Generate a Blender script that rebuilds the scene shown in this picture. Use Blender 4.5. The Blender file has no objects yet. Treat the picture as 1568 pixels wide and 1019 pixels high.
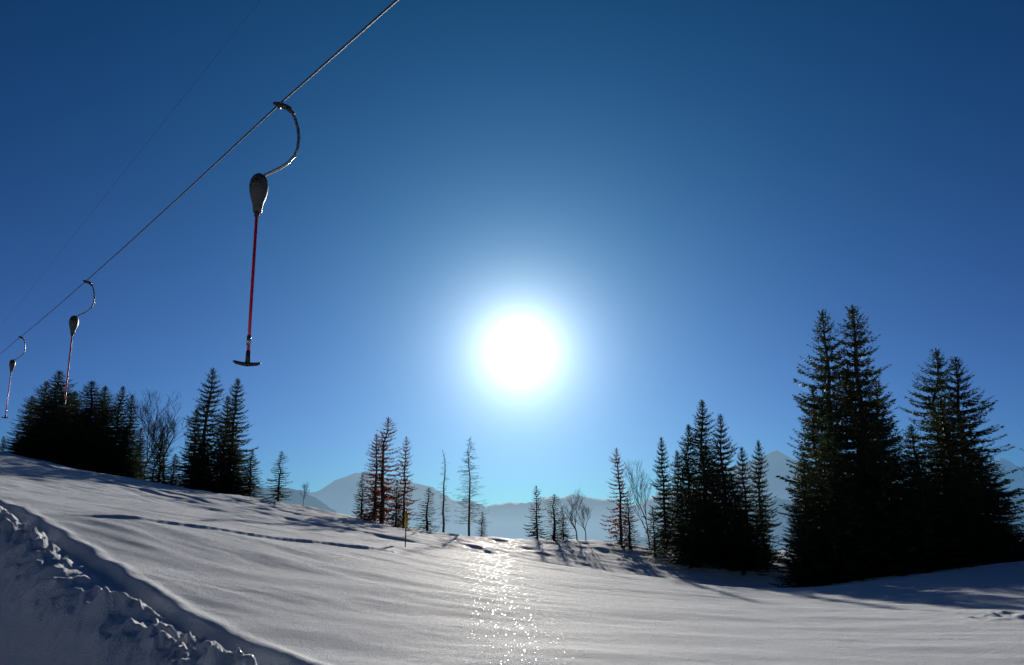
import bpy, math, random
import numpy as np
from mathutils import Vector, Matrix
random.seed(7); rng=np.random.default_rng(7)
scene=bpy.context.scene
col=scene.collection
# ------------------------------------------------------------ image pixel to world helper
EYE=1.7; TILT=math.radians(12.9)
CT,ST=math.cos(TILT),math.sin(TILT)
def P(px,py,D):
    """image pixel coordinates + chosen distance -> world position"""
    u=(px-784)/1220.0; v=(509.5-py)/1220.0
    f=CT-v*ST; up=ST+v*CT
    return (u/f*D, D, EYE+up/f*D)
SUN_EL=math.radians(11.6); SUN_AZ=math.radians(0.6)
SUN=Vector((math.sin(SUN_AZ)*math.cos(SUN_EL),math.cos(SUN_AZ)*math.cos(SUN_EL),math.sin(SUN_EL)))
# ------------------------------------------------------------ noise
_perm=rng.permutation(512)
_g=rng.uniform(0,2*np.pi,512)
def perlin(x,y,seed=0):
    x=np.asarray(x,float)+seed*17.3; y=np.asarray(y,float)+seed*9.7
    xi=np.floor(x).astype(int); yi=np.floor(y).astype(int)
    xf=x-xi; yf=y-yi
    def gr(ix,iy,fx,fy):
        h=_perm[(_perm[ix%512]+iy)%512]; a=_g[h]
        return np.cos(a)*fx+np.sin(a)*fy
    u=xf*xf*xf*(xf*(xf*6-15)+10); v=yf*yf*yf*(yf*(yf*6-15)+10)
    a=gr(xi,yi,xf,yf); b=gr(xi+1,yi,xf-1,yf)
    c=gr(xi,yi+1,xf,yf-1); d=gr(xi+1,yi+1,xf-1,yf-1)
    return (a*(1-u)+b*u)*(1-v)+(c*(1-u)+d*u)*v
def fbm(x,y,o=4,seed=0):
    s=0;a=1.0
    for i in range(o):
        s=s+a*perlin(x*2**i,y*2**i,seed+i); a*=.5
    return s
def sstep(a,b,x):
    t=np.clip((x-a)/(b-a),0,1); return t*t*(3-2*t)
# ------------------------------------------------------------ terrain
ctrl=[P(784,1019,9.9),P(440,1019,9.9),P(1568,1019,10),P(0,770,20),P(200,890,13.55),
 P(190,797,19.6),P(590,845,24.5),P(784,900,20),P(784,862,30),P(784,834,44),
 P(0,728,36),P(200,765,36),P(400,800,34),
 P(0,694,60),P(200,737,62),P(400,767,62),P(540,793,60),P(650,817,56),P(760,827,52),P(900,830,50),
 P(990,848,48),P(1080,862,46),P(1170,872,44),
 P(940,880,30),P(1100,904,27),P(1250,902,29),P(1400,882,32),P(1568,861,33),
 P(1568,945,15),P(1200,965,13.5),P(1300,930,20),
 (9.5,37,-1.5),(14,40,-1.4),(20,42,-1.2),(27,44,-.5),
 (-75,60,10.5),(-70,10,10),(-40,0,6),(-40,-30,5),(0,-30,-.5),(0,0,.1),(30,-30,-1),(60,20,1),(60,60,1),(12,0,0),
 (-75,95,6),(-40,90,2.5),(-18,90,-1.5),(0,85,-3.5),(20,85,-3.5),(45,85,-2.5),
 (-60,130,-6),(0,130,-14),(60,130,-12)]
C=np.array(ctrl)
def U(r2): return .5*r2*np.log(r2+1e-9)
n=len(C)
d2=((C[:,None,:2]-C[None,:,:2])**2).sum(-1)
K=U(d2)+np.eye(n)*0.5
Pm=np.c_[np.ones(n),C[:,:2]]
A=np.zeros((n+3,n+3)); A[:n,:n]=K;A[:n,n:]=Pm;A[n:,:n]=Pm.T
W=np.linalg.solve(A,np.r_[C[:,2],0,0,0])
def seg(x,y,ax,ay,bx,by):
    L=math.hypot(bx-ax,by-ay); dx,dy=(bx-ax)/L,(by-ay)/L
    t=((x-ax)*dx+(y-ay)*dy)/L
    d=(x-ax)*dy-(y-ay)*dx   # + to the right of direction
    return t,d,L
def height(x,y):
    x=np.asarray(x,float); y=np.asarray(y,float)
    sh=x.shape; x=x.ravel(); y=y.ravel()
    r=np.hypot(x,y)
    k=np.minimum(1,150/np.maximum(r,1e-6)); xc=x*k; yc=y*k
    z=W[n]+W[n+1]*xc+W[n+2]*yc
    for i in range(n):
        z=z+W[i]*U((xc-C[i,0])**2+(yc-C[i,1])**2)
    # crest mounds
    far=sstep(24,50,r)
    z+=far*(.26*perlin(x/5.5,y/5.5,1)+.15*perlin(x/2.1,y/1.7,2)+.06*perlin(x/.9,y/.7,22))
    z+=.12*perlin(x/7+3,y/5,3)*sstep(8,16,r)
    # wind-packed ripples and shallow drifts (run obliquely down the slope)
    q=x*.35+y*.94
    z+=.040*perlin(x/2.6+y*.25,y/1.1,4)
    z+=.024*perlin(x/1.7-q*.1,q/.50,5)*(.35+sstep(-.2,.5,perlin(x/4,y/3,25)))
    z+=.012*perlin(x/.60,q/.22,23)*sstep(-.1,.5,perlin(x/3,y/2.2,26))*(1-sstep(20,34,r))
    z+=.05*np.maximum(perlin(x/3.2+q*.2,q/.9,31),0)*sstep(12,20,r)
    # old lift-track terraces following the slope
    def terrace(ax,ay,bx,by,hgt,wid=.25,brk=1.0,hol=.4,wob=.3):
        nonlocal z
        t,d,L=seg(x,y,ax,ay,bx,by)
        d=d+wob*perlin(t*L/3.0,t*0+ax,6)+.08*perlin(t*L/.7,t*0+ax,7)
        m=sstep(-.02,.15,t)*(1-sstep(.8,1.05,t))*np.clip(.65+.3*(1-brk)+1.1*brk*perlin(t*L/2.2,t*0+ay,27),.1,1.2)
        z+=m*hgt*(sstep(-wid/2,wid/2,-d)*np.exp(-np.maximum(-d,0)/2.0))
        z-=m*hgt*hol*np.exp(-((d-.2)/.2)**2)
    terrace(-10.4,18.4,-2.8,25.6,.068,.10,.3,.0,.18)
    for (p0,p1,D0,D1,hh) in [((30,716),(330,768),50,42,.10),((150,745),(420,785),50,42,.09),((420,790),(720,842),42,36,.08),
        ((230,770),(560,826),34,30,.04),((880,862),(1010,884),38,30,.09),((300,752),(520,800),55,46,.10),((0,704),(200,745),56,52,.12),((640,835),(800,850),44,36,.08)]:
        a=P(*p0,D0);b=P(*p1,D1);terrace(a[0],a[1],b[0],b[1],hh,.3,.7,.2)
    # cut bank of the drag-lift trench (lower left)
    t,d,L=seg(x,y,5.0,2.3,-12.6,20.0)
    d=-d            # + = trench side
    d=d+.16*perlin(t*L/1.8,t*0,8)+.05*perlin(t*L/.5,t*0,9)
    m=1-sstep(1.15,1.9,t)
    near=sstep(0.0,.25,t)*m
    drop=.16*sstep(-.02,.14,d)+1.15*sstep(.85,2.3,d)+.16*np.clip(d-1.2,0,4)
    z-=drop*near*(1-sstep(7,14,d))
    lump=fbm(x*2.3,y*2.3,4,10); l2=fbm(x*4.3,y*4.3,3,15)
    rb=np.maximum(lump+.12,0)**.8+.45*np.maximum(l2,0)
    band=np.exp(-np.abs((d-.64)/.38)**3)
    brk=np.clip(.75+.9*perlin(t*L/1.3,t*0,28),.25,1.3)
    z+=near*band*brk*(.38*rb+.07)
    z+=near*np.exp(-((d-1.2)/.35)**2)*.18*np.maximum(fbm(x*3.1,y*3.1,3,18),0)
    z+=near*np.exp(-((d-1.5)/1.2)**2)*.03*fbm(x*5,y*5,2,14)
    z+=near*(.05+.05*perlin(t*L/.8,t*0,29))*np.exp(-((d+.12)/.16)**2)
    z+=.16*np.maximum(fbm(x*3,y*3,3,20)-.02,0)*np.exp(-(((x-9.0)/1.1)**2+((y-15.0)/.7)**2))
    # fall away into the valley
    rr=np.maximum(r-120,0)
    fall=-np.minimum(rr*.22,390)+np.minimum(rr/2000,1)*60*fbm(x/1500,y/1500,4,12)
    z=np.where(r>120,z+fall,z)
    return z.reshape(sh)
def H1(x,y): return float(height(np.array([x]),np.array([y]))[0])

az=np.radians(np.r_[np.arange(-180,-44,4.0),np.arange(-44,44,.11),np.arange(44,180,4.0)])
rad=[.3]
while rad[-1]<4: rad.append(rad[-1]+.3)
while rad[-1]<110: rad.append(rad[-1]*1.0052)
while rad[-1]<26000: rad.append(rad[-1]*1.07)
rad=np.array(rad)
R,Z=np.meshgrid(rad,az,indexing='ij')
X=R*np.sin(Z);Y=R*np.cos(Z);H=height(X,Y)
nr,na=X.shape
verts=np.c_[X.ravel(),Y.ravel(),H.ravel()]
i,j=np.meshgrid(np.arange(nr-1),np.arange(na),indexing='ij')
j2=(j+1)%na
quads=np.stack([i*na+j,(i+1)*na+j,(i+1)*na+j2,i*na+j2],-1).reshape(-1,4)[:,::-1]
def mesh_np(name,verts,quads,smooth=True):
    me=bpy.data.meshes.new(name)
    me.vertices.add(len(verts)); me.vertices.foreach_set('co',np.asarray(verts,np.float32).ravel())
    k=quads.shape[1]
    me.loops.add(quads.size); me.loops.foreach_set('vertex_index',quads.astype(np.int32).ravel())
    me.polygons.add(len(quads)); me.polygons.foreach_set('loop_start',np.arange(0,quads.size,k,dtype=np.int32))
    try: me.polygons.foreach_set('loop_total',np.full(len(quads),k,dtype=np.int32))
    except Exception: pass
    me.update(calc_edges=True)
    me.polygons.foreach_set('use_smooth',np.full(len(quads),smooth,dtype=bool))
    me.validate()
    return me
def obj(name,me,mat=None,loc=(0,0,0),parent=None):
    o=bpy.data.objects.new(name,me); col.objects.link(o); o.location=loc
    if mat and me and not me.materials: me.materials.append(mat)
    if parent: o.parent=parent
    return o
# ------------------------------------------------------------ material helpers
def newmat(name):
    m=bpy.data.materials.new(name); m.use_nodes=True
    nt=m.node_tree; nt.nodes.clear()
    return m,nt
class N:
    def __init__(s,nt): s.nt=nt
    def n(s,t,**k):
        nd=s.nt.nodes.new(t)
        for a,b in k.items(): setattr(nd,a,b)
        return nd
    def l(s,a,b): s.nt.links.new(a,b)
    def m(s,op,a,b=None,c=None,clamp=False):
        nd=s.nt.nodes.new('ShaderNodeMath'); nd.operation=op; nd.use_clamp=clamp
        for i,v in enumerate((a,b,c)):
            if v is None: continue
            if isinstance(v,(int,float)): nd.inputs[i].default_value=v
            else: s.nt.links.new(v,nd.inputs[i])
        return nd.outputs[0]
    def vm(s,op,a,b=None,scale=None):
        nd=s.nt.nodes.new('ShaderNodeVectorMath'); nd.operation=op
        for i,v in enumerate((a,b)):
            if v is None: continue
            if isinstance(v,(tuple,list)): nd.inputs[i].default_value=v
            else: s.nt.links.new(v,nd.inputs[i])
        if scale is not None:
            if isinstance(scale,(int,float)): nd.inputs['Scale'].default_value=scale
            else: s.nt.links.new(scale,nd.inputs['Scale'])
        return nd
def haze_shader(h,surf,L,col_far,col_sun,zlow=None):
    """aerial perspective: emission painted onto the surface stands in for haze, stronger with distance"""
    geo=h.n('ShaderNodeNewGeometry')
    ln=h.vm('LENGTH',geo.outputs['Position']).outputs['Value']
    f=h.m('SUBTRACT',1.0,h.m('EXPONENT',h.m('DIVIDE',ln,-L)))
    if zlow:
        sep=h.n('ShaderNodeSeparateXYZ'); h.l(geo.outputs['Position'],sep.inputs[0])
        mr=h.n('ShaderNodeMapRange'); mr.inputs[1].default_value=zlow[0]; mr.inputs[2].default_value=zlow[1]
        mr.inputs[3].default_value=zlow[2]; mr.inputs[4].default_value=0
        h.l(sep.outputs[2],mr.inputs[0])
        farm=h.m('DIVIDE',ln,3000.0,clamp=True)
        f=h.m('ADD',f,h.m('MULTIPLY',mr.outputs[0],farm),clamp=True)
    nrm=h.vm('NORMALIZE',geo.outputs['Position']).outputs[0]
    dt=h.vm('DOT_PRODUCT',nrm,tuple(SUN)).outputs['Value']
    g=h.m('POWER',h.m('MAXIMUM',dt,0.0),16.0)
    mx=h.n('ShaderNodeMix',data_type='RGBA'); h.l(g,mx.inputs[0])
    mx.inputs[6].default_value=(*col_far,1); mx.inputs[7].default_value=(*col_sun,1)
    em=h.n('ShaderNodeEmission'); h.l(mx.outputs[2],em.inputs[0])  # painted haze: the surface itself glows, paler toward the sun
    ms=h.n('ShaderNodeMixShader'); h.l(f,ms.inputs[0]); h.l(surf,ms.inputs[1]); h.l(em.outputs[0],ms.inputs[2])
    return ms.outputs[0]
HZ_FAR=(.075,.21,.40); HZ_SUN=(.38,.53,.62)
# snow
snow,nt=newmat('snow'); h=N(nt)
out=h.n('ShaderNodeOutputMaterial'); b=h.n('ShaderNodeBsdfPrincipled')
SC=(.85,.905,.965,1)
b.inputs['Base Color'].default_value=SC
b.inputs['IOR'].default_value=1.31; b.inputs['Specular IOR Level'].default_value=.07
tc=h.n('ShaderNodeNewGeometry')
n1=h.n('ShaderNodeTexNoise'); n1.inputs['Scale'].default_value=3.0; n1.inputs['Detail'].default_value=6
n1.inputs['Roughness'].default_value=.70
h.l(tc.outputs['Position'],n1.inputs['Vector'])
n2=h.n('ShaderNodeTexNoise'); n2.inputs['Scale'].default_value=34; n2.inputs['Detail'].default_value=3; n2.inputs['Roughness'].default_value=.8
h.l(tc.outputs['Position'],n2.inputs['Vector'])
b1=h.n('ShaderNodeBump'); b1.inputs['Strength'].default_value=.8; b1.inputs['Distance'].default_value=.055
h.l(n1.outputs[0],b1.inputs['Height'])
b2=h.n('ShaderNodeBump'); b2.inputs['Strength'].default_value=1.0; b2.inputs['Distance'].default_value=.024
h.l(n2.outputs[0],b2.inputs['Height']); h.l(b1.outputs[0],b2.inputs['Normal'])
h.l(b2.outputs[0],b.inputs['Normal']); b.inputs['Roughness'].default_value=.72
df=h.n('ShaderNodeBsdfDiffuse'); df.inputs[0].default_value=SC; h.l(b2.outputs[0],df.inputs['Normal'])
m0=h.n('ShaderNodeMixShader'); m0.inputs[0].default_value=.35; h.l(b.outputs[0],m0.inputs[1]); h.l(df.outputs[0],m0.inputs[2])
# sparkle: scattered mirror-like crystal facets
vo=h.n('ShaderNodeTexVoronoi'); vo.inputs['Scale'].default_value=24; h.l(tc.outputs['Position'],vo.inputs['Vector'])
dot=h.m('LESS_THAN',vo.outputs['Distance'],.20)
wc=h.n('ShaderNodeSeparateColor'); h.l(vo.outputs['Color'],wc.inputs[0])
msk=h.m('MULTIPLY',dot,h.m('GREATER_THAN',wc.outputs[0],.86))
off=h.vm('SUBTRACT',vo.outputs['Color'],(.93,.5,.5)); off2=h.vm('SCALE',off.outputs[0],None,.55)
nn=h.vm('NORMALIZE',h.vm('ADD',off2.outputs[0],tc.outputs['Normal']).outputs[0])
gl=h.n('ShaderNodeBsdfGlossy'); gl.inputs['Roughness'].default_value=.22; gl.inputs[0].default_value=(.8,.8,.8,1); h.l(nn.outputs[0],gl.inputs['Normal'])
mg=h.n('ShaderNodeMixShader'); h.l(h.m('MULTIPLY',msk,.6),mg.inputs[0]); h.l(m0.outputs[0],mg.inputs[1]); h.l(gl.outputs[0],mg.inputs[2])
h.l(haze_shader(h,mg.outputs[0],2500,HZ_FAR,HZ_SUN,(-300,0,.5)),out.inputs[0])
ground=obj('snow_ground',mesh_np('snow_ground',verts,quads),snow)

# mountains
def mountain_mat(name,snowy,L):
    m,nt=newmat(name); h=N(nt); out=h.n('ShaderNodeOutputMaterial')
    b=h.n('ShaderNodeBsdfPrincipled'); b.inputs['Roughness'].default_value=.8
    g=h.n('ShaderNodeNewGeometry'); no=h.n('ShaderNodeTexNoise'); no.inputs['Scale'].default_value=.004
    no.inputs['Detail'].default_value=8
    h.l(g.outputs['Position'],no.inputs['Vector'])
    r=h.n('ShaderNodeValToRGB'); r.color_ramp.elements[0].position=.5-snowy; r.color_ramp.elements[1].position=.56-snowy
    r.color_ramp.elements[0].color=(.04,.055,.06,1); r.color_ramp.elements[1].color=(.65,.73,.84,1)
    h.l(no.outputs[0],r.inputs[0]); h.l(r.outputs[0],b.inputs['Base Color'])
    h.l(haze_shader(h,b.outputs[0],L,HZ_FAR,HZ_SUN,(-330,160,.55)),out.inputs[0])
    return m
def ridge(name,prof,D,depth,amp,mat,seed):
    px=np.linspace(-1800,3400,700)
    pp=np.array(prof,float)
    py=np.interp(px,pp[:,0],pp[:,1])
    crest=[P(a,b_,D) for a,b_ in zip(px,py)]
    crest=np.array(crest)
    crest[:,2]+=amp*.16*fbm(crest[:,0]/(D*.03),crest[:,0]*0,5,seed)
    rows=np.r_[np.linspace(-1,0,26),np.linspace(.1,1,8)]
    V=[]
    for s in rows:
        y=D+depth*s
        x=crest[:,0]*(y/D)**.5
        prof_s=(1-abs(s))**1.25
        z=-420+(crest[:,2]+420)*prof_s
        z=z+amp*min(1,abs(s)*4)*(1-abs(s))*np.abs(fbm(x/(D*.06),np.full_like(x,y)/(D*.12),5,seed+3))*-1.2
        V.append(np.c_[x,np.full_like(x,y),z])
    V=np.concatenate(V); na=len(px); nr=len(rows)
    i,j=np.meshgrid(np.arange(nr-1),np.arange(na-1),indexing='ij')
    q=np.stack([i*na+j,i*na+j+1,(i+1)*na+j+1,(i+1)*na+j],-1).reshape(-1,4)
    return obj(name,mesh_np(name,V,q),mat)
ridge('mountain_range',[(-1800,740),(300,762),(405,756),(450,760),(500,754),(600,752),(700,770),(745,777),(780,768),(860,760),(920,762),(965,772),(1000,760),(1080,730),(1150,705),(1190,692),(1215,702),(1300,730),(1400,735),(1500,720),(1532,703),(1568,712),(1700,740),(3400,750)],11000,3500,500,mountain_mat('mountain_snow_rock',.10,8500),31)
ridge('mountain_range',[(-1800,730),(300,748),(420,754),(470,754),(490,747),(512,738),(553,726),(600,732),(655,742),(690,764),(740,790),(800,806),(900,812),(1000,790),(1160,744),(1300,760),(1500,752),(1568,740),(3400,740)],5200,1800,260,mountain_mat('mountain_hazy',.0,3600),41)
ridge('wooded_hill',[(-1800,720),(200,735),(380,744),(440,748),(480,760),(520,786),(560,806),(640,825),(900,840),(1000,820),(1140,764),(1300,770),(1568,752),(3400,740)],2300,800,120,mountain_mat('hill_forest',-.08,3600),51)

# ------------------------------------------------------------ plants
def plant_mat(name,c1,c2,scale=3.0,rough=.7,brown=None,trans=None,tf=.3):
    m,nt=newmat(name); h=N(nt); out=h.n('ShaderNodeOutputMaterial')
    b=h.n('ShaderNodeBsdfPrincipled'); b.inputs['Roughness'].default_value=rough
    b.inputs['Specular IOR Level'].default_value=.2
    g=h.n('ShaderNodeTexCoord'); no=h.n('ShaderNodeTexNoise'); no.inputs['Scale'].default_value=scale; no.inputs['Detail'].default_value=3
    h.l(g.outputs['Object'],no.inputs['Vector'])
    mx=h.n('ShaderNodeMix',data_type='RGBA'); h.l(no.outputs[0],mx.inputs[0])
    mx.inputs[6].default_value=(*c1,1); mx.inputs[7].default_value=(*c2,1)
    c=mx.outputs[2]
    if brown:
        oi=h.n('ShaderNodeObjectInfo'); m2=h.n('ShaderNodeMix',data_type='RGBA')
        h.l(h.m('MULTIPLY',h.m('POWER',oi.outputs['Random'],2.0),.8),m2.inputs[0]); h.l(c,m2.inputs[6]); m2.inputs[7].default_value=(*brown,1); c=m2.outputs[2]
    h.l(c,b.inputs['Base Color'])
    if trans:
        t=h.n('ShaderNodeBsdfTranslucent'); t.inputs[0].default_value=(*trans,1)
        ms=h.n('ShaderNodeMixShader'); ms.inputs[0].default_value=tf
        h.l(b.outputs[0],ms.inputs[1]); h.l(t.outputs[0],ms.inputs[2]); h.l(ms.outputs[0],out.inputs[0])
    else: h.l(b.outputs[0],out.inputs[0])
    return m
needles=plant_mat('spruce_needles',(.035,.07,.035),(.10,.12,.06),brown=(.12,.09,.045),trans=(.06,.10,.04),tf=.22)
needles_redlit=plant_mat('redlit_needles',(.12,.05,.035),(.22,.10,.06),trans=(.30,.10,.06),tf=.4)  # red flare and backlight tint painted into the needle colour
bark=plant_mat('bark',(.05,.04,.03),(.12,.095,.075),6)
twigm=plant_mat('larch_twigs',(.13,.10,.07),(.24,.19,.13),6)

class MB:
    def __init__(s): s.v=[];s.f=[];s.mi=[]
    def tube(s,pts,rads,sides=5,mi=0,cap=True):
        base=len(s.v); k=len(pts)
        pts=[Vector(p) for p in pts]
        for i,p in enumerate(pts):
            t=(pts[min(i+1,k-1)]-pts[max(i-1,0)])
            if t.length<1e-9: t=Vector((0,0,1))
            t.normalize()
            ref=Vector((0,1,0)) if abs(t.y)<.9 else Vector((1,0,0))
            a=t.cross(ref).normalized(); bb=t.cross(a)
            for q in range(sides):
                an=2*math.pi*q/sides
                s.v.append(tuple(p+(a*math.cos(an)+bb*math.sin(an))*rads[i]))
        for i in range(k-1):
            for q in range(sides):
                q2=(q+1)%sides
                s.f.append((base+i*sides+q,base+i*sides+q2,base+(i+1)*sides+q2,base+(i+1)*sides+q)); s.mi.append(mi)
        if cap:
            s.f.append(tuple(base+q for q in range(sides))[::-1]); s.mi.append(mi)
            s.f.append(tuple(base+(k-1)*sides+q for q in range(sides))); s.mi.append(mi)
    def kite(s,p,d,w,side,mi=1):
        b_=len(s.v)
        m=p+d*.45
        s.v+= [tuple(p),tuple(m+side*w),tuple(p+d),tuple(m-side*w)]
        s.f.append((b_,b_+1,b_+2,b_+3)); s.mi.append(mi)
    def mesh(s,name,mats,smooth=False):
        me=bpy.data.meshes.new(name); me.from_pydata(s.v,[],s.f)
        for m in mats: me.materials.append(m)
        me.polygons.foreach_set('material_index',s.mi)
        me.polygons.foreach_set('use_smooth',[smooth]*len(s.f))
        me.update(); return me
def spruce(seed,Ht=12.0,Rm=2.4,nbr=420,dens=.10,start=.03,rag=.35,power=.7,tw=1.0,clump=.5,mat=None):
    """branches spiral up the trunk with loose whorls, drooping low down, rising near the top"""
    r=random.Random(seed); b=MB()
    lean=[(r.uniform(-.03,.03)*k,r.uniform(-.03,.03)*k,Ht*k/8) for k in range(9)]
    lean[-1]=(lean[-2][0],lean[-2][1],Ht)
    b.tube(lean,[.17*(1-k/8)**.9+.012 for k in range(9)],6,0)
    def axis(z):
        k=min(7,int(z/Ht*8)); f=z/Ht*8-k
        return Vector(lean[k]).lerp(Vector(lean[k+1]),f)
    sect=[[r.uniform(1-rag,1.14) for _ in range(9)] for _ in range(18)]
    a=0
    for i in range(nbr):
        fr=(i+r.random())/nbr
        t=start+(.985-start)*(1-(1-fr)**1.18)
        wn=Ht*t/.44; t=(t*(1-clump)+clump*(round(wn)*.44/Ht)) if t<.93 else t
        t=min(max(t+r.uniform(-.006,.006),start),.988)
        z0=Ht*t; a=(a+2.399+r.uniform(-.3,.3))%6.283; ax=axis(z0)
        env=Rm*((1-t)**power)*min(1,.75+.25*(t-start)/.12)*min(1,.45+.55*(1-t)/.14)
        sv=sect[int(t*17.99)][int(a/6.2832*9)%9]
        L=env*sv*r.uniform(.70,1.08)+.05
        if r.random()<.10: L*=.6
        out_=Vector((math.cos(a),math.sin(a),0)); sd=Vector((-math.sin(a),math.cos(a),0))
        droop=.62*(1-t)-.55*t**3+r.uniform(-.09,.09)
        up=.34
        def pt(s): return ax+out_*(L*s)+Vector((0,0,-droop*L*s*(1.25-.25*s)+up*L*s*s*s))
        if L>.35:
            b.tube([pt(0),pt(.5),pt(.95)],[.018,.012,.005],3,0,False)
        ns=max(3,int(L/dens))
        for q in range(ns):
            s=((q+r.random())/ns)**.7
            s=.06+.94*s
            p=pt(s); tl=min(.50,.09+.27*L*.5)*(1.15-.65*s)*r.uniform(.65,1.35)*tw
            for sg in (-1,1):
                d=(out_*.85+sd*sg*r.uniform(.4,1.0)+Vector((0,0,r.uniform(-.5,.10)))).normalized()*tl
                b.kite(p,d,tl*.16+.009,Vector((r.uniform(-.9,.9),r.uniform(-.9,.9),.6)).cross(d).normalized())
            d=(out_*r.uniform(.1,.6)+sd*r.uniform(-.5,.5)+Vector((0,0,-1))).normalized()*tl*r.uniform(.6,1.05)
            b.kite(p,d,tl*.18+.009,sd if r.random()<.5 else (sd+out_).normalized())
        d=(pt(1)-pt(.85)).normalized()*.2
        b.kite(pt(.95),d,.026,sd)
    top=Vector(lean[-1])
    for k in range(24):
        a=r.random()*6.28; p=top-Vector((0,0,Ht*r.uniform(.0,.045)))
        b.kite(p,Vector((math.cos(a)*.06,math.sin(a)*.06,.12)),.02,Vector((-math.sin(a),math.cos(a),0)))
    return b.mesh('spruce',[bark,mat or needles])
SP={'d':[spruce(s,nbr=440,dens=.10,rag=.40,power=.66,clump=.4) for s in (1,2,3)],
    'm':[spruce(s,nbr=400,dens=.095,rag=.50,power=.66,clump=.6) for s in (4,5,6)],
    's':[spruce(s,nbr=220,dens=.10,rag=.7,start=.08,power=.55,clump=.8) for s in (7,8)],
    'r':[spruce(s,nbr=220,dens=.11,rag=.65,start=.06,power=.55,clump=.8,mat=needles_redlit) for s in (17,18)],
    'x':[spruce(s,nbr=160,dens=.12,rag=.5,start=.03,tw=1.35,clump=.7) for s in (9,10)]}
cnt={k:0 for k in SP}
def place_spruce(kind,px,py,D,wpx):
    x,y,zt=P(px,py,D); zb=H1(x,y)-.15; Ht=zt-zb
    me=SP[kind][cnt[kind]%len(SP[kind])]; cnt[kind]+=1
    o=obj('spruce_tree',me,None,(x,y,zb))
    w=wpx/1220*D/1.95
    o.scale=(w,w,Ht/12.05); o.rotation_euler=(0,0,random.uniform(0,6.28))
trees=[
 # left stand
 ('d',95,568,67,56),('d',72,583,68,46),('d',52,606,69,34),('d',142,583,66,56),('d',165,592,68,42),('d',186,591,66,34),('d',203,604,67,28),
 ('d',120,600,69,48),('d',216,655,68,22),('m',6,668,75,12),('d',158,612,65,54),('d',104,600,65,64),('d',60,640,66,42),('d',130,625,65,60),('d',197,650,65,44),('d',82,592,66,50),
 ('m',250,664,65,28),('m',268,695,66,20),('m',323,564,66,44),('m',350,606,67,34),('m',363,579,65,42),('m',303,625,67,30),('m',386,690,64,24),('x',335,690,64,34),('d',310,680,65,34),('d',360,680,64.5,38),
 ('s',430,691,60,24),
 # centre
 ('r',590,639,59,42),('r',578,664,60,30),('x',556,725,59,18),('r',622,669,58,24),('x',608,735,57,18),('s',655,747,56,24),('x',738,784,54,12),
 ('s',822,744,53,20),('s',848,757,52,28),('x',862,775,52,14),
 # right of centre
 ('r',947,686,50,28),('x',962,762,49,22),('m',1012,669,49,28),('m',1035,690,50,30),('d',1072,612,48,50),('m',1102,634,47,42),('d',1052,650,49,40),
 ('d',1086,680,45,52),('m',1135,684,46,34),('m',1158,674,47,30),('d',1120,725,44,46),('x',1165,745,44,26),('x',1000,775,47,22),('d',1055,750,44,54),('d',1135,775,43,50),
 # big right stand
 ('m',1260,475,43,80),('m',1301,467,41,94),('d',1335,580,42,66),('d',1243,590,42,56),('d',1300,560,39,104),
 ('m',1425,534,43,76),('m',1461,547,41,82),('d',1400,650,41,60),('d',1440,610,39,94),('d',1500,690,40,60),('m',1580,635,42,36),('d',1545,800,38,56),
 ('d',1228,690,38,42),('d',1345,650,37,94),('d',1268,660,37.5,80),('d',1405,720,36,94),('d',1475,720,36,90),('d',1222,770,37,46),('d',1588,770,37,46)]
for t in trees: place_spruce(*t)

def larch(seed,Ht=9.0,Rm=1.6,nw=44):
    r=random.Random(seed); b=MB()
    b.tube([(r.uniform(-.03,.03)*k,r.uniform(-.03,.03)*k,Ht*k/7) for k in range(8)],[.09*(1-k/7)+.012 for k in range(8)],6,0)
    for i in range(nw*5):
        t=.14+.84*(i+r.random())/(nw*5); L=Rm*min(1,(1-t)**.6*1.1)
        if True:
            a=r.random()*6.28; l=L*r.uniform(.4,1.08)
            o=Vector((math.cos(a),math.sin(a),0)); sd=Vector((-o.y,o.x,0)); z=Ht*t
            dr=r.uniform(.1,.35)
            pt=lambda s: Vector((0,0,z))+o*l*s+Vector((0,0,-dr*l*s+.30*l*s*s))
            b.tube([pt(0),pt(.5),pt(1)],[.014,.010,.005],3,1,False)
            for q in range(int(l/.11)):
                s=.2+.8*r.random(); p=pt(s); d=(o*.6+sd*r.choice((-1,1))+Vector((0,0,r.uniform(-.8,.2))))*r.uniform(.10,.28)
                b.tube([p,p+d],[.007,.004],3,1,False)
    return b.mesh('larch',[bark,twigm])
LM=[larch(1),larch(2,Rm=.7,nw=26)]
def place_larch(m,px,py,D,s):
    x,y,zt=P(px,py,D); zb=H1(x,y)-.1
    o=obj('larch_tree',LM[m],None,(x,y,zb)); o.scale=(s,s,(zt-zb)/9.0); o.rotation_euler[2]=px
place_larch(0,720,668,56,.95); place_larch(1,681,688,58,.9)
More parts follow.
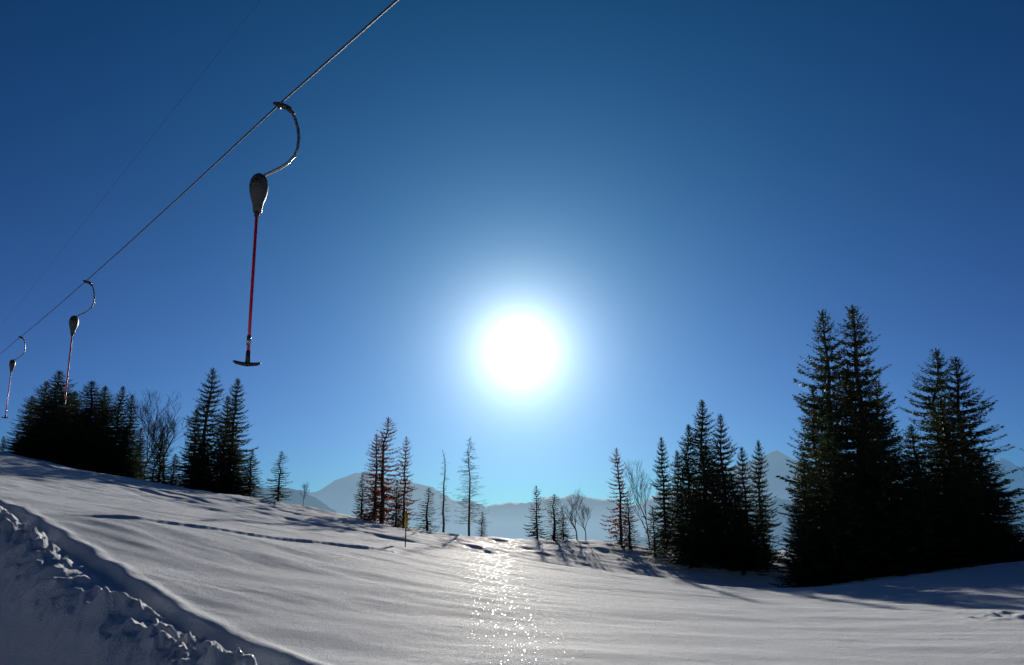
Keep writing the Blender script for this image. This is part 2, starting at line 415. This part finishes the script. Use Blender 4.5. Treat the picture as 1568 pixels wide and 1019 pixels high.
def bare(seed,Ht=7.0,spread=.5):
    r=random.Random(seed); b=MB()
    def br(p,d,L,rad,lev):
        n_=4; pts=[p]
        for i in range(n_):
            d=(d+Vector((r.uniform(-.16,.16),r.uniform(-.16,.16),r.uniform(-.02,.16)))).normalized()
            pts.append(pts[-1]+d*L/n_)
        b.tube(pts,[rad*(1-.45*i/n_) for i in range(n_+1)],5 if lev<2 else 3,0,False)
        if lev>=6: return
        for k in range(3 if lev<4 else 3):
            i=r.choice((1,2,3,4)) if k else 4
            a=r.random()*6.28; o=Vector((math.cos(a),math.sin(a),.25))
            nd=(d+o*spread*r.uniform(.7,1.4)).normalized()
            br(pts[i],nd,L*r.uniform(.6,.82),max(rad*.58,.006),lev+1)
    br(Vector((0,0,0)),Vector((0,0,1)),Ht*.26,.085,0)
    me=b.mesh('bare',[bark])
    mz=max(v[2] for v in b.v)
    me.transform(Matrix.Scale(Ht/mz,4)); return me
BM=[bare(3,spread=.62),bare(5,spread=.6),bare(8,spread=.65)]
def place_bare(m,px,py,D,w=1):
    x,y,zt=P(px,py,D); zb=H1(x,y)-.1; s=(zt-zb)/7.0
    o=obj('bare_tree',BM[m],None,(x,y,zb)); o.scale=(s*w,s*w,s); o.rotation_euler[2]=px*.7
place_bare(0,232,603,69,.9); place_bare(1,265,598,67,.95); place_bare(2,466,735,60,.8); place_bare(1,990,700,52,.7); place_bare(0,882,745,52,1.1);place_bare(2,245,630,66,.9);place_bare(2,895,765,51,1.0)

# ------------------------------------------------------------ drag lift
def simple(name,c,rough=.5,metal=0,noise=.15,spec=.5):
    m,nt=newmat(name); h=N(nt); out=h.n('ShaderNodeOutputMaterial'); b=h.n('ShaderNodeBsdfPrincipled')
    g=h.n('ShaderNodeTexCoord'); no=h.n('ShaderNodeTexNoise'); no.inputs['Scale'].default_value=14; no.inputs['Detail'].default_value=5
    h.l(g.outputs['Object'],no.inputs['Vector'])
    mx=h.n('ShaderNodeMix',data_type='RGBA'); h.l(no.outputs[0],mx.inputs[0])
    mx.inputs[6].default_value=(*[a*(1-noise*2) for a in c],1); mx.inputs[7].default_value=(*[min(1,a*(1+noise*2)) for a in c],1)
    h.l(mx.outputs[2],b.inputs['Base Color']); b.inputs['Roughness'].default_value=rough; b.inputs['Metallic'].default_value=metal
    b.inputs['Specular IOR Level'].default_value=spec
    h.l(b.outputs[0],out.inputs[0]); return m
steel=simple('galvanised_steel',(.34,.33,.30),.36,.85)
dark=simple('dark_plastic',(.03,.032,.036),.5)
grey=simple('grey_housing',(.055,.057,.055),.45,0,.35)
red=simple('red_paint',(.75,.02,.05),.35)
ropem=simple('wire_rope',(.045,.045,.05),.65,.2)
ropet=simple('tarred_rope',(.02,.04,.08),.9,0,.1,.1)
S=.0083
def hanger_mesh():
    b=MB()
    V=lambda x,z,y=0:((x-28*z/391)*S,y*S,z*S)
    # clamp on the rope
    b.tube([V(-6,4,0),V(2,2,0),V(12,-2,0),V(20,-6,0)],[.018,.034,.036,.026],8,0)
    b.tube([V(2,-1,-4),V(2,-1,4)],[.026,.026],10,0)
    b.tube([V(14,-3),V(24,-14)],[.034,.02],8,0)
    # swan-neck arm
    c=[(14,-3),(21,-11),(26,-22),(30,-38),(31,-54),(29,-70),(24,-82),(14,-93),(2,-101),(-10,-107),(-18,-111),(-24,-116)]
    b.tube([V(*p) for p in c],[.019]*len(c),8,1)
    # spring drum housing (teardrop)
    prof=[(-110,4),(-114,9),(-120,12),(-128,13.5),(-137,13),(-146,11),(-154,8.5),(-160,7),(-169,6.2),(-170,4)]
    b.tube([V(-27-(-(z+110))*.06,z) for z,_ in prof],[w*S for _,w in prof],16,2)
    b.tube([V(-29,-128,-13),V(-29,-128,13)],[.05,.05],14,2)
    # pole: upper dark guide, red bar
    b.tube([V(-31,-168),V(-31.4,-176)],[.036,.03],10,0)
    b.tube([V(-31.4,-174),V(-40,-320),V(-43.5,-386)],[.019,.019,.019],8,3)
    b.tube([V(-41.8,-352),V(-42.8,-366)],[.024,.026],10,1)
    b.tube([V(-43,-374),V(-44,-391)],[.024,.030],10,0)
    # T cross bar
    cb=[(-64,-388),(-60,-390),(-52,-392),(-44,-393),(-36,-393),(-30,-392.5),(-26,-391)]
    b.tube([V(*p) for p in cb],[.010,.020,.022,.026,.022,.020,.010],8,0)
    me=b.mesh('t_bar',[dark,steel,grey,red],True); return me
HM=hanger_mesh()
c1=Vector(P(425,162,9)); c2=Vector(P(130,432,20)); c3=Vector(P(30,517,31.5))
for k,c in enumerate((c1,c2,c3)):
    o=obj('t_bar_hanger',HM,None,tuple(c+Vector((0,0,0)))); o.rotation_euler=(0,0,[0,.05,-.06][k])
dirn=(c1-c3)
def rope(name,pts,rad,mat):
    b=MB(); b.tube(pts,[rad]*len(pts),8,0); return obj(name,b.mesh(name,[mat],True))
back=Vector(P(608,0,6.58))
step=(back-c1)
b1=back+step*10; b0=back+step*2.0
far2=c3+(c3-c2)*4.5
def arc(a,b_,sag,n_=24):
    return [a.lerp(b_,i/n_)+Vector((0,0,-4*sag*(i/n_)*(1-i/n_))) for i in range(n_+1)]
pts=[b1,b0,back]+arc(back,c1,.0,4)[1:]+arc(c1,c2,.03,12)[1:]+arc(c2,c3,.03,10)[1:]+[far2]
rope('lift_cable',pts,.0115,ropem)
rc=lambda y:Vector((2.9-.755*y,y,6.3+.085*y))
rope('return_cable',[rc(y) for y in (-30,0,7.5,12,18,30,60,84)],.0022,ropet)
# pylons carrying the ropes (one behind the camera, one beyond the left edge)
def pylon(base,topz,dirv):
    b=MB(); x,y,z=base
    b.tube([(0,0,-.5),(0,0,topz-z+.3)],[.17,.12],12,0)
    s=Vector((dirv.y,-dirv.x,0)).normalized()
    b.tube([tuple(-s*1.3+Vector((0,0,topz-z+.3))),tuple(s*1.3+Vector((0,0,topz-z+.3)))],[.07,.07],8,0)
    for sg in (-1,1):
        for q in (-.25,.25):
            c=s*1.1*sg+Vector(dirv).normalized()*q+Vector((0,0,topz-z+.12))
            b.tube([tuple(c-s*.04),tuple(c+s*.04)],[.14,.14],12,1)
    return obj('lift_pylon',b.mesh('lift_pylon',[steel,dark],True),None,base)
mid=far2; pylon((mid.x,mid.y,H1(mid.x,mid.y)),mid.z,dirn)
pylon((b1.x,b1.y,H1(b1.x,b1.y)),b1.z,dirn)

# piste marker stake
yel=simple('yellow_paint',(.45,.35,.05),.5); wood=simple('weathered_wood',(.10,.08,.06),.8)
x,y,_=P(620,848,30); g=H1(x,y)
b=MB(); b.tube([(0,0,-.3),(.01,0,.75),(.015,0,1.28)],[.022,.02,.018],8,0)
b.tube([(.012,0,.72),(.012,0,.74),(.015,0,1.24),(.015,0,1.26)],[.02,.06,.06,.02],12,1)
obj('piste_marker_pole',b.mesh('marker',[wood,yel],True),None,(x,y,g))

# ------------------------------------------------------------ light
w=bpy.data.worlds.new('World'); scene.world=w; w.use_nodes=True
nt=w.node_tree; nt.nodes.clear(); h=N(nt)
out=h.n('ShaderNodeOutputWorld'); bg=h.n('ShaderNodeBackground'); sky=h.n('ShaderNodeTexSky'); sky.sky_type='NISHITA'
sky.sun_disc=False; sky.sun_elevation=SUN_EL; sky.sun_rotation=SUN_AZ; sky.altitude=1600; sky.air_density=1.0; sky.dust_density=.2; sky.ozone_density=4.0
tcn=h.n('ShaderNodeTexCoord'); nv=h.vm('NORMALIZE',tcn.outputs['Generated']).outputs[0]
dt=h.vm('DOT_PRODUCT',nv,tuple(SUN)).outputs['Value']
side=h.n('ShaderNodeMapRange'); side.inputs[1].default_value=-.1; side.inputs[2].default_value=.95; side.inputs[3].default_value=.38; side.inputs[4].default_value=1.0
h.l(dt,side.inputs[0])
gm=h.n('ShaderNodeGamma'); gm.inputs[1].default_value=1.3; h.l(sky.outputs[0],gm.inputs[0])
tint=h.vm('MULTIPLY',gm.outputs[0],(.005,.325,.52))
tint2=h.vm('SCALE',tint.outputs[0],None,side.outputs[0])
bg.inputs[1].default_value=.05; h.l(tint2.outputs[0],bg.inputs[0])
# the visible sun and its aureole (forward-scattered light around the sun direction)
ang=h.m('MULTIPLY',h.m('ARCCOSINE',h.m('MINIMUM',dt,.9999999)),180/math.pi)
e1=h.m('MULTIPLY',h.m('EXPONENT',h.m('DIVIDE',ang,-2.0)),2.6)
e1b=h.m('EXPONENT',h.m('DIVIDE',ang,-6.0))
e2=h.m('EXPONENT',h.m('DIVIDE',ang,-17.0))
sp=h.n('ShaderNodeSeparateXYZ'); h.l(nv,sp.inputs[0])
e3=h.m('MULTIPLY',h.m('EXPONENT',h.m('DIVIDE',h.m('MAXIMUM',sp.outputs[2],0.0),-.17)),side.outputs[0])
e4=h.m('MULTIPLY',e3,h.m('EXPONENT',h.m('DIVIDE',ang,-13.0)))
def cv(c,f):
    return h.vm('SCALE',c,None,f).outputs[0]
terms=[cv((.97,1,1),e1),cv((.20,.36,.38),e1b),cv((.012,.135,.22),e2),cv((.085,.065,.175),e3),cv((.48,.36,.28),e4)]
acc=terms[0]
for t_ in terms[1:]: acc=h.vm('ADD',acc,t_).outputs[0]
bg2=h.n('ShaderNodeBackground'); h.l(acc,bg2.inputs[0]); bg2.inputs[1].default_value=1
ash=h.n('ShaderNodeAddShader'); h.l(bg.outputs[0],ash.inputs[0]); h.l(bg2.outputs[0],ash.inputs[1]); h.l(ash.outputs[0],out.inputs[0])
sl=bpy.data.lights.new('sun','SUN'); sl.energy=5.0; sl.angle=math.radians(.53); sl.color=(1,.92,.81)
so=bpy.data.objects.new('sun',sl); col.objects.link(so); so.rotation_euler=SUN.to_track_quat('Z','Y').to_euler(); so.location=(0,50,60)
# ------------------------------------------------------------ camera
cam=bpy.data.cameras.new('camera'); co=bpy.data.objects.new('camera',cam); col.objects.link(co)
co.location=(0,0,EYE); co.rotation_euler=(math.radians(90)+TILT,0,0); cam.lens=28; cam.sensor_width=36
cam.clip_start=.1; cam.clip_end=60000
scene.camera=co
scene.view_settings.view_transform='Standard'; scene.view_settings.look='None'; scene.view_settings.exposure=0
